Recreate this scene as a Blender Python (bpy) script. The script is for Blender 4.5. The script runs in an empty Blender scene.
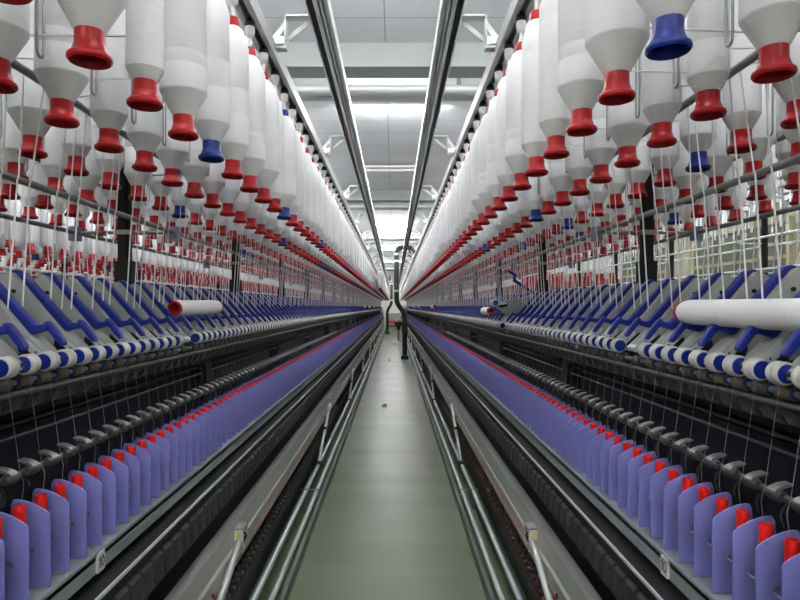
import bpy, bmesh, math, random
import numpy as np
from mathutils import Vector, Matrix
R = random.Random(7)
sc = bpy.context.scene
COL = sc.collection
PI = math.pi
H = 1.40            # eye height
CX = -0.032         # aisle centre
MC = 1.00           # machine centre, measured from the aisle centre
YA, YB = -0.70, 38.0

# ------------------------------------------------------------------ materials
def mat(name, col, rough=.5, metal=0., spec=.5, bump=None, var=None, emit=None, coat=0.):
    m = bpy.data.materials.new(name); m.use_nodes = True
    nt = m.node_tree; b = nt.nodes['Principled BSDF']
    b.inputs['Base Color'].default_value = (*col, 1)
    b.inputs['Roughness'].default_value = rough
    b.inputs['Metallic'].default_value = metal
    b.inputs['Specular IOR Level'].default_value = spec
    b.inputs['Coat Weight'].default_value = coat
    if emit:
        b.inputs['Emission Color'].default_value = (*emit[0], 1)
        b.inputs['Emission Strength'].default_value = emit[1]
    if bump or var:
        tc = nt.nodes.new('ShaderNodeTexCoord')
    if var:       # (scale vector, amount) : uneven tone of the surface itself
        mp = nt.nodes.new('ShaderNodeMapping'); mp.inputs['Scale'].default_value = var[0]
        nz = nt.nodes.new('ShaderNodeTexNoise'); nz.inputs['Scale'].default_value = 1; nz.inputs['Detail'].default_value = 4
        mx = nt.nodes.new('ShaderNodeMix'); mx.data_type = 'RGBA'
        nt.links.new(tc.outputs['Object'], mp.inputs['Vector']); nt.links.new(mp.outputs['Vector'], nz.inputs['Vector'])
        nt.links.new(nz.outputs['Fac'], mx.inputs['Factor'])
        a = var[1]
        mx.inputs[6].default_value = (*[max(0, c * (1 - a)) for c in col], 1)
        mx.inputs[7].default_value = (*[min(1, c * (1 + a)) for c in col], 1)
        nt.links.new(mx.outputs[2], b.inputs['Base Color'])
    if bump:      # ('noise'|'wave', scale, strength, distance)
        kind, s, st, d = bump
        bp = nt.nodes.new('ShaderNodeBump'); bp.inputs['Strength'].default_value = st; bp.inputs['Distance'].default_value = d
        if kind == 'wave':
            t = nt.nodes.new('ShaderNodeTexWave'); t.bands_direction = 'Z'; t.inputs['Scale'].default_value = s
            t.inputs['Distortion'].default_value = 1.2; t.inputs['Detail'].default_value = 2; t.inputs['Detail Scale'].default_value = 2
            nt.links.new(tc.outputs['Object'], t.inputs['Vector']); nt.links.new(t.outputs['Fac'], bp.inputs['Height'])
        else:
            t = nt.nodes.new('ShaderNodeTexNoise'); t.inputs['Scale'].default_value = s; t.inputs['Detail'].default_value = 5
            nt.links.new(tc.outputs['Object'], t.inputs['Vector']); nt.links.new(t.outputs['Fac'], bp.inputs['Height'])
        nt.links.new(bp.outputs['Normal'], b.inputs['Normal'])
    return m

M = {}
M['yarn']   = mat('roving_white', (.86, .86, .87), .85, bump=('wave', 190, .22, .0012), var=((1.5, 1.5, 150), .085))
M['yarnfar']= mat('roving_white_plain', (.86, .86, .87), .85)
M['strand'] = mat('roving_strand', (.84, .82, .82), .9)
M['thread'] = mat('yarn_thread', (.28, .28, .28), .8)
M['red']    = mat('red_plastic', (.36, .005, .008), .34, spec=.3)
M['redtip'] = mat('bright_red_plastic', (.75, .012, .008), .35)
M['blue']   = mat('blue_plastic', (.006, .022, .21), .34, spec=.35)
M['lever']  = mat('lever_blue', (.007, .017, .185), .42, spec=.3, var=((30, 30, 30), .15))
M['lav']    = mat('lavender_plastic', (.205, .215, .56), .5, spec=.3)
M['arm']    = mat('grey_arm_casting', (.30, .315, .30), .5, spec=.3, var=((40, 40, 40), .08))
M['armedge']= mat('bright_zinc', (.60, .62, .62), .4, metal=.25)
M['alu']    = mat('aluminium', (.70, .73, .74), .36, metal=.45, var=((6, 3, 6), .12))
M['alu_brushed'] = mat('brushed_steel', (.52, .53, .515), .38, metal=.4, var=((25, .8, 25), .16))
M['chrome'] = mat('chrome', (.80, .81, .82), .24, metal=.9)
M['steel']  = mat('dull_steel', (.33, .34, .34), .42, metal=.8)
M['rod']    = mat('grey_rod', (.26, .26, .26), .4, metal=.5)
M['black']  = mat('black_plastic', (.010, .0105, .011), .5, spec=.2)
M['blackm'] = mat('black_metal', (.012, .0125, .013), .5, metal=.0, spec=.2)
M['brake']  = mat('black_brake_block', (.032, .032, .033), .5, spec=.2, var=((60, 60, 60), .25))
M['dark']   = mat('dark_panel', (.011, .0115, .016), .5, spec=.2, var=((20, 4, 20), .2))
M['darkgrey'] = mat('dark_grey_metal', (.05, .052, .054), .5, metal=.2, spec=.3)
M['flute']  = mat('dark_flute', (.07, .07, .066), .5, spec=.2)
M['ringrail'] = mat('ring_rail_steel', (.31, .345, .35), .4, metal=.25, var=((14, 1.5, 14), .25))
M['rubber'] = mat('white_roller_cover', (.50, .49, .47), .5, var=((30, 30, 30), .08))
M['tan']    = mat('worn_tan_roller', (.075, .068, .052), .6)
M['white']  = mat('white_paint', (.78, .79, .79), .45)
M['whitepl']= mat('white_socket_plastic', (.72, .72, .71), .4)
M['duct']   = mat('dark_duct', (.042, .045, .051), .38, spec=.2)
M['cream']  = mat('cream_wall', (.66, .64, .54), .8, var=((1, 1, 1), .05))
M['lilac']  = mat('lilac_block', (.22, .22, .33), .5)
M['greybox']= mat('grey_cabinet', (.24, .25, .23), .5)
M['sticker']= mat('sticker_white', (.66, .64, .58), .6)
M['ink']    = mat('ink_blue', (.05, .06, .22), .6)
M['yellow'] = mat('warning_yellow', (.75, .60, .03), .5)
M['cord']   = mat('red_cord', (.34, .02, .025), .6)
M['peg']    = mat('dark_peg', (.055, .055, .055), .5)
M['glass']  = mat('window_pane', (.06, .07, .045), .7, spec=.15)
M['beam'] = mat('beam_grey', (.215, .23, .225), .6)
M['conduit'] = mat('galvanised_conduit', (.42, .44, .43), .45, metal=.3, var=((1.5, 6, 6), .2))
M['guide'] = mat('dull_guide_barrel', (.06, .06, .058), .45, metal=.3)
M['guidetab'] = mat('guide_tab_steel', (.20, .21, .21), .35, metal=.5)
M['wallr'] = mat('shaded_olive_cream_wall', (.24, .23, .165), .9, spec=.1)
M['kerb'] = mat('kerb_grey', (.11, .118, .10), .5, var=((5, 1, 5), .2))
M['bracket'] = mat('bracket_grey_white', (.52, .53, .51), .5)
M['frame']  = mat('window_frame', (.24, .22, .145), .7, spec=.15)
M['skin']   = mat('skin', (.42, .22, .13), .55)
M['shirt']  = mat('white_shirt', (.72, .70, .74), .85)
M['shorts'] = mat('dark_shorts', (.03, .032, .045), .85)
M['lamp']   = mat('lamp_tube_glow', (1, 1, 1), .5, emit=((.975, .985, 1), 46))
M['dim']    = mat('unlit_tube', (.72, .72, .66), .3)
M['lint']   = mat('lint_white', (.7, .7, .68), .9)

def floor_mat():
    m = bpy.data.materials.new('green_epoxy_floor'); m.use_nodes = True; nt = m.node_tree; b = nt.nodes['Principled BSDF']
    tc = nt.nodes.new('ShaderNodeTexCoord')
    def noise(scale, detail, vec):
        mp = nt.nodes.new('ShaderNodeMapping'); mp.inputs['Scale'].default_value = vec
        n = nt.nodes.new('ShaderNodeTexNoise'); n.inputs['Scale'].default_value = scale; n.inputs['Detail'].default_value = detail
        nt.links.new(tc.outputs['Object'], mp.inputs['Vector']); nt.links.new(mp.outputs['Vector'], n.inputs['Vector']); return n
    n1 = noise(1.6, 6, (1.2, 1, 1)); n2 = noise(1, 3, (.25, 3.4, 1)); n3 = noise(90, 3, (1, 1, 1))
    r = nt.nodes.new('ShaderNodeValToRGB')
    r.color_ramp.elements[0].position = .3; r.color_ramp.elements[0].color = (.105, .135, .078, 1)
    r.color_ramp.elements[1].position = .7; r.color_ramp.elements[1].color = (.160, .190, .122, 1)
    ad = nt.nodes.new('ShaderNodeMath'); ad.operation = 'MULTIPLY_ADD'; ad.inputs[1].default_value = .25
    ml = nt.nodes.new('ShaderNodeMath'); ml.operation = 'MULTIPLY'; ml.inputs[1].default_value = .75
    nt.links.new(n2.outputs['Fac'], ml.inputs[0]); nt.links.new(n1.outputs['Fac'], ad.inputs[0]); nt.links.new(ml.outputs[0], ad.inputs[2])
    nt.links.new(ad.outputs[0], r.inputs['Fac']); nt.links.new(r.outputs['Color'], b.inputs['Base Color'])
    mr = nt.nodes.new('ShaderNodeMapRange'); mr.inputs[3].default_value = .28; mr.inputs[4].default_value = .46; b.inputs['Specular IOR Level'].default_value = .36
    nt.links.new(n1.outputs['Fac'], mr.inputs[0]); nt.links.new(mr.outputs[0], b.inputs['Roughness'])
    bp = nt.nodes.new('ShaderNodeBump'); bp.inputs['Strength'].default_value = .25; bp.inputs['Distance'].default_value = .02
    sm = nt.nodes.new('ShaderNodeMath'); sm.operation = 'MULTIPLY_ADD'; sm.inputs[1].default_value = .03
    nt.links.new(n3.outputs['Fac'], sm.inputs[0]); nt.links.new(n2.outputs['Fac'], sm.inputs[2])
    nt.links.new(sm.outputs[0], bp.inputs['Height']); nt.links.new(bp.outputs['Normal'], b.inputs['Normal'])
    return m
def ceiling_mat():
    m = bpy.data.materials.new('ceiling_panels'); m.use_nodes = True; nt = m.node_tree; b = nt.nodes['Principled BSDF']
    tc = nt.nodes.new('ShaderNodeTexCoord'); mp = nt.nodes.new('ShaderNodeMapping')
    mp.inputs['Location'].default_value = (.085, .01, 0)
    br = nt.nodes.new('ShaderNodeTexBrick'); br.offset = 0; br.inputs['Scale'].default_value = 1
    br.inputs['Brick Width'].default_value = 1.2; br.inputs['Row Height'].default_value = .6
    br.inputs['Mortar Size'].default_value = .007; br.inputs['Mortar Smooth'].default_value = .3
    br.inputs['Color1'].default_value = (.66, .67, .69, 1); br.inputs['Color2'].default_value = (.63, .64, .66, 1); br.inputs['Mortar'].default_value = (.30, .31, .32, 1)
    nt.links.new(tc.outputs['Object'], mp.inputs['Vector']); nt.links.new(mp.outputs['Vector'], br.inputs['Vector'])
    nt.links.new(br.outputs['Color'], b.inputs['Base Color']); b.inputs['Roughness'].default_value = .6
    return m
M['floor'] = floor_mat(); M['ceil'] = ceiling_mat()

# ------------------------------------------------------------------ mesh builder
class MB:
    def __init__(s): s.v = []; s.f = []; s.m = []; s.mi = 0
    def add(s, vs, fs):
        o = len(s.v); s.v += [tuple(p) for p in vs]
        for f in fs: s.f.append([o + i for i in f]); s.m.append(s.mi)
        return s
    def box(s, x0, x1, y0, y1, z0, z1):
        v = [(x, y, z) for x in (x0, x1) for y in (y0, y1) for z in (z0, z1)]
        return s.add(v, [(0, 1, 3, 2), (4, 6, 7, 5), (0, 4, 5, 1), (2, 3, 7, 6), (0, 2, 6, 4), (1, 5, 7, 3)])
    def prism(s, poly, y0, y1):
        n = len(poly)
        v = [(x, y0, z) for x, z in poly] + [(x, y1, z) for x, z in poly]
        return s.add(v, [tuple(range(n))[::-1], tuple(range(n, 2 * n))] + [(i, (i + 1) % n, n + (i + 1) % n, n + i) for i in range(n)])
    def tube(s, pts, r, n=8, caps=True):
        pts = [Vector(p) for p in pts]; rs = r if isinstance(r, (list, tuple)) else [r] * len(pts)
        rings = []; up = None
        for i, p in enumerate(pts):
            d = (pts[min(i + 1, len(pts) - 1)] - pts[max(i - 1, 0)]).normalized()
            if up is None:
                up = Vector((0, 0, 1)) if abs(d.z) < .9 else Vector((1, 0, 0))
            a = d.cross(up).normalized(); b = d.cross(a).normalized(); up = -b if up.dot(-b) > 0 else b
            rings.append([p + (a * math.cos(2 * PI * k / n) + b * math.sin(2 * PI * k / n)) * rs[i] for k in range(n)])
        v = [q for ring in rings for q in ring]; f = []
        for i in range(len(pts) - 1):
            for k in range(n): f.append((i * n + k, i * n + (k + 1) % n, (i + 1) * n + (k + 1) % n, (i + 1) * n + k))
        if caps: f.append(tuple(range(n))[::-1]); f.append(tuple((len(pts) - 1) * n + k for k in range(n)))
        return s.add(v, f)
    def lathe(s, prof, n=16, o=(0, 0, 0), axis='z'):
        v = []; f = []; idx = []
        for r, z in prof:
            if r < 1e-6: idx.append([len(v)]); v.append((0, 0, z))
            else:
                idx.append(list(range(len(v), len(v) + n)))
                v += [(r * math.cos(2 * PI * k / n), r * math.sin(2 * PI * k / n), z) for k in range(n)]
        for a, b in zip(idx, idx[1:]):
            for k in range(n):
                k2 = (k + 1) % n
                if len(a) == 1 and len(b) == 1: continue
                if len(a) == 1: f.append((a[0], b[k2], b[k]))
                elif len(b) == 1: f.append((a[k], a[k2], b[0]))
                else: f.append((a[k], a[k2], b[k2], b[k]))
        if axis == 'y': v = [(x, z, -y) for x, y, z in v]
        if axis == 'x': v = [(z, x, y) for x, y, z in v]
        return s.add([(x + o[0], y + o[1], z + o[2]) for x, y, z in v], f)
    def rep(s, offs):
        o = MB(); 
        for d in offs:
            k = len(o.v); o.v += [(x + d[0], y + d[1], z + d[2]) for x, y, z in s.v]
            o.f += [[i + k for i in f] for f in s.f]; o.m += s.m
        return o
    def mesh(s, name, mats, smooth=True, angle=40, fix=True):
        me = bpy.data.meshes.new(name); me.from_pydata(s.v, [], s.f)
        for m in (mats if isinstance(mats, (list, tuple)) else [mats]): me.materials.append(m)
        me.polygons.foreach_set('material_index', s.m)
        if fix:
            bm = bmesh.new(); bm.from_mesh(me); bmesh.ops.recalc_face_normals(bm, faces=bm.faces); bm.to_mesh(me); bm.free()
        if smooth:
            me.shade_smooth(); me.set_sharp_from_angle(angle=math.radians(angle))
        return me
    def build(s, name, mats, parent=None, loc=(0, 0, 0), **k):
        return link(name, s.mesh(name, mats, **k), parent, loc)

def link(name, me, parent=None, loc=(0, 0, 0), rot=None):
    o = bpy.data.objects.new(name, me); COL.objects.link(o); o.location = loc
    if rot: o.rotation_euler = rot
    if parent: o.parent = parent
    return o
def tag(o, label, cat, group=None, kind=None):
    o['label'] = label; o['category'] = cat
    if group: o['group'] = group
    if kind: o['kind'] = kind
    return o
def thing(name, label, cat, loc=(0, 0, 0), group=None, rot=None, kind=None):
    return tag(link(name, None, None, loc, rot), label, cat, group, kind)
def stuff(o): o['kind'] = 'stuff'; return o
def struct(o): o['kind'] = 'structure'; return o

ORD = ('first second third fourth fifth sixth seventh eighth ninth tenth eleventh twelfth thirteenth fourteenth fifteenth sixteenth '
       'seventeenth eighteenth nineteenth twentieth').split()
SIDE = {-1: 'left', 1: 'right'}

# ------------------------------------------------------------------ the room
XL, XR, Y0, Y1, ZC = -9.2, 6.2, -5.0, 43.5, 4.0
struct(MB().box(XL, XR, Y0, Y1, -.12, 0).build('floor', M['floor'], smooth=False))
struct(MB().box(XL, XR, Y0, Y1, ZC, ZC + .1).build('ceiling', M['ceil'], smooth=False))
struct(MB().box(XL - .2, XL, Y0, Y1, 0, ZC).build('wall_left', M['cream'], smooth=False))
struct(MB().box(XL, XR, Y1, Y1 + .2, 0, ZC).build('wall_back', M['cream'], smooth=False))
struct(MB().box(XL, XR, Y0 - .2, Y0, 0, ZC).build('wall_front', M['cream'], smooth=False))
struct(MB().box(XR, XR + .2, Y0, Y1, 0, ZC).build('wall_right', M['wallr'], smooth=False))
for i in range(9):                                    # windows along the right wall
    y = 1.0 + i * 4.2
    w = struct(MB().box(XR - .03, XR, y, y + 2.9, 1.25, 2.75).build('window_%d' % (i + 1), M['glass'], smooth=False))
    f = MB()
    f.box(XR - .06, XR, y - .07, y, 1.18, 2.82); f.box(XR - .06, XR, y + 2.9, y + 2.97, 1.18, 2.82)
    f.box(XR - .06, XR, y, y + 2.9, 1.18, 1.25); f.box(XR - .06, XR, y, y + 2.9, 2.75, 2.82)
    for k in range(1, 4): f.box(XR - .05, XR - .028, y + 2.9 * k / 4 - .02, y + 2.9 * k / 4 + .02, 1.25, 2.75)
    for z in (1.55, 1.85, 2.2): f.box(XR - .05, XR - .028, y, y + 2.9, z - .03, z + .03)
    fo = f.build('window_frame', M['frame'], w, smooth=False)
# ceiling beams with conduits under them
for i, y in enumerate((-1.6, 5.9, 13.3, 20.8, 28.2, 35.6)):
    b = MB().box(XL, XR, y, y + .30, ZC - .235, ZC)
    struct(b.build('trim_%d' % (i + 1), M['beam'], smooth=False))
    for j, (dy, z, r) in enumerate(((.44, ZC - .30, .045), (.58, ZC - .28, .04), (.72, ZC - .28, .05))):
        c = MB().tube([(XL, y + dy, z), (XR, y + dy, z)], r, 10)
        for hx in range(-8, 6, 2): c.tube([(hx + .7, y + dy, z), (hx + .7, y + dy, ZC)], .008, 6)
        q = 10 + i * 3 + j
        o = c.build('conduit', M['conduit'])
        tag(o, '%s of three bare metal conduits across the ceiling behind the %s white beam' % (
            ('front', 'middle', 'rear')[j], ('overhead', 'nearest visible', 'second visible', 'third visible', 'fourth visible', 'farthest')[i]), 'conduit', 'ceiling conduits')

# ------------------------------------------------------------------ lamps
def lamp_meshes():
    h = MB().box(-.62, .62, -.05, .05, .045, .075); h.box(-.62, -.585, -.035, .035, -.03, .05); h.box(.585, .62, -.035, .035, -.03, .05)
    for x in (-.4, .4): h.tube([(x, 0, .07), (x, 0, .115)], .008, 6)
    t = MB().tube([(-.585, 0, 0), (.585, 0, 0)], .026, 10)
    return h.mesh('housing', M['white'], smooth=False), t.mesh('tube', M['lamp']), t.mesh('tube', M['dim'])
LH, LT, LD = lamp_meshes()
def lamp(x, y, label, lit=True, group='ceiling lamps'):
    t = thing('ceiling_lamp', label, 'ceiling lamp', (x, y, ZC - .115), group)
    link('lamp_housing', LH, t); link('lamp_tube', LT if lit else LD, t)
AIS = [-3.3, .4, 4.0, 7.58, 18.4, 20.2, 25.9, 29.2, 32.8, 36.4]
nth = iter(ORD)
for y in AIS:
    vis = y > 5
    lamp(CX, y, ('lit fluorescent lamp crossing above the aisle, %s visible from the camera' % next(nth)) if vis else 'lit fluorescent lamp above the aisle overhead of the camera')
lamp(CX, 10.9, 'unlit pale tube lamp crossing the ceiling above the aisle', lit=False)
for x, nm in ((CX - 2, 'first aisle to the left'), (CX - 4, 'second aisle to the left'), (CX - 6.2, 'third aisle to the left'), (CX + 2, 'first aisle to the right'), (CX + 4.6, 'second aisle to the right')):
    for y in [-3.3 + 3.7 * k for k in range(12)]:
        lamp(x, y, 'lit fluorescent lamp above the %s' % nm, group='lamps above the ' + nm)

# ------------------------------------------------------------------ roving bobbins
ZB = 1.785            # underside of a hanging bobbin
ROWS = [.447, .668, .889, 1.111, 1.332, 1.553]
TUBE_P = [(0, .062), (.0190, .060), (.0240, .012), (.0258, .004), (.0305, 0), (.0332, .0030), (.0337, .0055), (.0328, .0100), (.0300, .0120), (.0272, .0150),
          (.0242, .0235), (.0228, .0275), (.0225, .031), (.0225, .07), (.018, .10), (.0165, .40), (.0165, .442), (.0190, .447), (.0190, .468), (.0160, .475), (0, .475)]
def yarn_prof(Rr, rs):
    hc = (Rr - .0225) * 1.7 + .004; z0 = .047
    p = [(.0215, z0)]
    for k in range(1, 17):
        t = k / 16; p.append((.0225 + (Rr - .0225) * t - (.0009 if k % 2 else 0), z0 + hc * t))
    p += [(Rr + .0005, z0 + hc + .004)]
    zs = sorted(rs.uniform(z0 + hc + .03, .36) for _ in range(2))
    for z in zs: p += [(Rr - .0002, z), (Rr - .0008, z + .0015), (Rr - .0008, z + .004), (Rr - .0004, z + .006)]
    p += [(Rr - .0006, .385), (Rr * .86, .405), (.030, .437), (.0185, .447)]
    return p
RAD = [.034, .0385, .0425, .0465, .051, .056]
TUBE_RED = MB().lathe(TUBE_P, 28).mesh('spool_tube', M['red'])
TUBE_BLUE = MB().lathe(TUBE_P, 28).mesh('spool_tube', M['blue'])
YARN = [MB().lathe(yarn_prof(r, random.Random(i)), 32).mesh('wound_roving', M['yarn']) for i, r in enumerate(RAD)]
ROD_U, ROD_Z, UROD_U, UROD_Z = .81, 1.685, .78, 1.92
def strand_pts(s, row, lean):      # relative to the bobbin's base point
    u = ROWS[row]; mir = row > 2
    f = (lambda q: 2 * MC - q) if mir else (lambda q: q)
    X = lambda q: s * (f(q) - u)
    d = 1 if f(UROD_U) > u else -1
    a = (s * d * .034, .030, .15)
    P = [a, (X(UROD_U) , .026 + lean, UROD_Z - ZB + .011)]
    P += [(X(UROD_U + .012), .026 + lean, UROD_Z - ZB - .002), (X(ROD_U - .014), .004, ROD_Z - ZB + .005), (X(ROD_U - .012), .002, ROD_Z - ZB - .006),
          (X(ROD_U + .006), lean * .2, 1.395 - ZB)]
    return P
STR = {(s, r, l): MB().tube(strand_pts(s, r, (-.012, .006, .022)[l]), .0020, 5, caps=False).mesh('loose_strand', M['strand'], fix=False)
       for s in (-1, 1) for r in range(6) for l in range(3)}
PHASE = {-1: [.105, .005, .060, .135, .03, .09], 1: [.068, .165, .010, .12, .05, .15]}
BLUES = {-1: [(0, 1.575), (0, 2.63), (0, 3.9), (0, 5.94), (1, 3.75), (1, 5.68), (1, 6.2), (1, 7.0), (2, 2.6), (3, 4.65), (1, 9.4)],
         1: [(0, .9), (1, 2.66), (2, 1.77), (2, 2.96), (1, 4.15), (2, 3.95), (4, 2.78), (0, 12.2), (1, 9.1), (3, 3.4)]}
FIXR = {(-1, 0): {0.945: 5, 1.155: 0, 1.365: 4, 1.575: 3, 1.785: 3, 1.995: 4}, (-1, 1): {1.055: 4, 1.265: 4, 1.475: 2, 1.685: 3},
        (1, 0): {.908: 3, 1.118: 5, 1.328: 4, 1.538: 2, 1.748: 2}, (1, 1): {1.005: 4, 1.215: 1, 1.425: 2, 1.635: 4}}
def px(x, y, z): return 394 + 600 * x / y, 307 - 600 * (z - H) / y
cand = []
for s in (-1, 1):
    for r, u in enumerate(ROWS):
        x = CX + s * u; k = 0
        while True:
            y = PHASE[s][r] + .21 * k; k += 1
            if y > YB - .2: break
            if y < .45: continue
            blue = any(br == r and abs(by - y) < .106 for br, by in BLUES[s])
            if not blue and y > 8 and R.random() < .03: blue = True
            var = R.choice([0, 1, 1, 2, 2, 2, 3, 3, 4, 5])
            for fy, fv in FIXR.get((s, r), {}).items():
                if abs(fy - y) < .1: var = fv
            a, b = px(x, y, ZB); vis = -25 < a < 825 and b > -22 and y > .6
            wgt = (1, .8, .6, .34, .28, .22)[r]
            cand.append([s, r, y, blue, var, vis, wgt / y, x])
inv = sorted([c for c in cand if c[5]], key=lambda c: -c[6])[:292]
inset = set(map(id, inv))
rowname = ['front', 'second', 'third', 'fourth', 'fifth', 'sixth']
cnt = {}
for c in sorted(inv, key=lambda c: c[2]):
    s, r, y, blue, var, vis, w, x = c
    n = cnt[(s, r)] = cnt.get((s, r), 0) + 1; n_ = ORD[n - 1] if n <= 20 else None
    sd, rn = SIDE[s], rowname[r]
    if n <= 20:
        lb = '%s-tubed roving bobbin, %s from the camera in the %s %s hanging row' % ('blue' if blue else 'red', n_, sd, rn)
    else:
        lb = '%s-tubed roving bobbin past the twentieth in the %s %s hanging row' % ('blue' if blue else 'red', sd, rn)
    t = thing('roving_bobbin', lb, 'bobbin', (x, y, ZB), 'roving bobbins hanging in the %s row on the %s' % (rn, sd))
    rz = R.uniform(0, 6.28)
    link('spool_tube', TUBE_BLUE if blue else TUBE_RED, t, rot=(0, 0, rz)); link('wound_roving', YARN[var], t, rot=(0, 0, rz))
    link('loose_strand', STR[(s, r, R.randrange(3))], t)

def np_stuff(name, protos, places, mats, smooth=True):
    """protos: MB list; places: (proto index, x, y, z).  One mesh, built in arrays."""
    V = []; L = []; S = []; MI = []; base = 0
    pv = [np.array(p.v, dtype=np.float32) for p in protos]
    pl = [np.array([i for f in p.f for i in f], dtype=np.int32) for p in protos]
    ps = [np.array([len(f) for f in p.f], dtype=np.int32) for p in protos]
    pm = [np.array(p.m, dtype=np.int32) for p in protos]
    for i, x, y, z in places:
        V.append(pv[i] + np.array((x, y, z), dtype=np.float32)); L.append(pl[i] + base); S.append(ps[i]); MI.append(pm[i]); base += len(pv[i])
    V = np.concatenate(V); L = np.concatenate(L); S = np.concatenate(S); MI = np.concatenate(MI)
    me = bpy.data.meshes.new(name)
    me.vertices.add(len(V)); me.vertices.foreach_set('co', V.ravel())
    me.loops.add(len(L)); me.loops.foreach_set('vertex_index', L)
    st = np.zeros(len(S), dtype=np.int32); st[1:] = np.cumsum(S)[:-1]
    me.polygons.add(len(S)); me.polygons.foreach_set('loop_start', st)
    for m in mats: me.materials.append(m)
    me.polygons.foreach_set('material_index', MI)
    me.update(calc_edges=True); me.validate()
    if smooth: me.shade_smooth(); me.set_sharp_from_angle(angle=math.radians(42))
    return link(name, me)
FT = [(0, .05), (.022, .05), (.030, 0), (.0337, .005), (.029, .013), (.0228, .0275), (.0225, .05)]
def far_proto(Rr, blue, n=12):
    m = MB(); m.mi = 2 if blue else 1; m.lathe(FT, n)
    m.lathe([(.0165, .43), (.019, .447), (.019, .47), (0, .475)], 8)
    m.mi = 0; hc = (Rr - .0225) * 1.7
    m.lathe([(.0215, .047), (Rr, .047 + hc), (Rr, .385), (Rr * .86, .405), (.0185, .447)], n); return m
def bare_proto(n=10):
    m = MB(); m.mi = 1; m.lathe(FT + [(.0245, .16), (.019, .17)], n); m.mi = 0; m.lathe([(.0235, .165), (.027, .18), (.026, .40), (.019, .45), (0, .475)], n); return m
FP = [far_proto(RAD[i], b) for i in range(6) for b in (False, True)] + [bare_proto()]
FM = [M['yarnfar'], M['red'], M['blue']]
rest = [c for c in cand if id(c) not in inset]
tag(np_stuff('roving_bobbins_massed', FP, [(c[4] * 2 + (1 if c[3] else 0), c[7], c[2], ZB) for c in rest], FM),
    'massed far and rear roving bobbins receding above the two nearest spinning frames', 'bobbins', kind='stuff')
def nb(xc, y0, y1, bare=lambda y: False):
    P = []
    for r, u in enumerate(ROWS):
        y = y0 + R.uniform(0, .2)
        while y < y1:
            P.append((12 if bare(y) and R.random() < .8 else R.randrange(6) * 2 + (1 if R.random() < .05 else 0), xc + u - MC, y, ZB)); y += .21
    return P
tag(np_stuff('roving_bobbins_massed', FP, nb(CX - 3, 1.5, YB), FM), 'massed roving bobbins over the next spinning frame beyond the left one', 'bobbins', kind='stuff')
tag(np_stuff('roving_bobbins_massed', FP, nb(CX - 5, 3, YB) + nb(CX - 7, 6, YB), FM), 'massed roving bobbins on the farther frames at the far left', 'bobbins', kind='stuff')
tag(np_stuff('roving_bobbins_massed', FP, nb(CX + 3, 9.3, YB, lambda y: y < 11.5), FM), 'massed emptied red tubes and bobbins over the next frame beyond the right one', 'bobbins', kind='stuff')
# strands of the massed bobbins of the two nearest frames
SP = []; keys = {}
for k, (key, me) in enumerate(STR.items()):
    q = MB(); q.tube(strand_pts(key[0], key[1], (-.012, .006, .022)[key[2]]), .0020, 3, caps=False); SP.append(q); keys[key] = k
tag(np_stuff('roving_strands', SP, [(keys[(c[0], c[1], R.randrange(3))], c[7], c[2], ZB) for c in rest if c[2] > .45], [M['strand']]),
    'pale roving strands dropping from the massed bobbins into the drafting arms', 'strands', kind='stuff')

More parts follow.
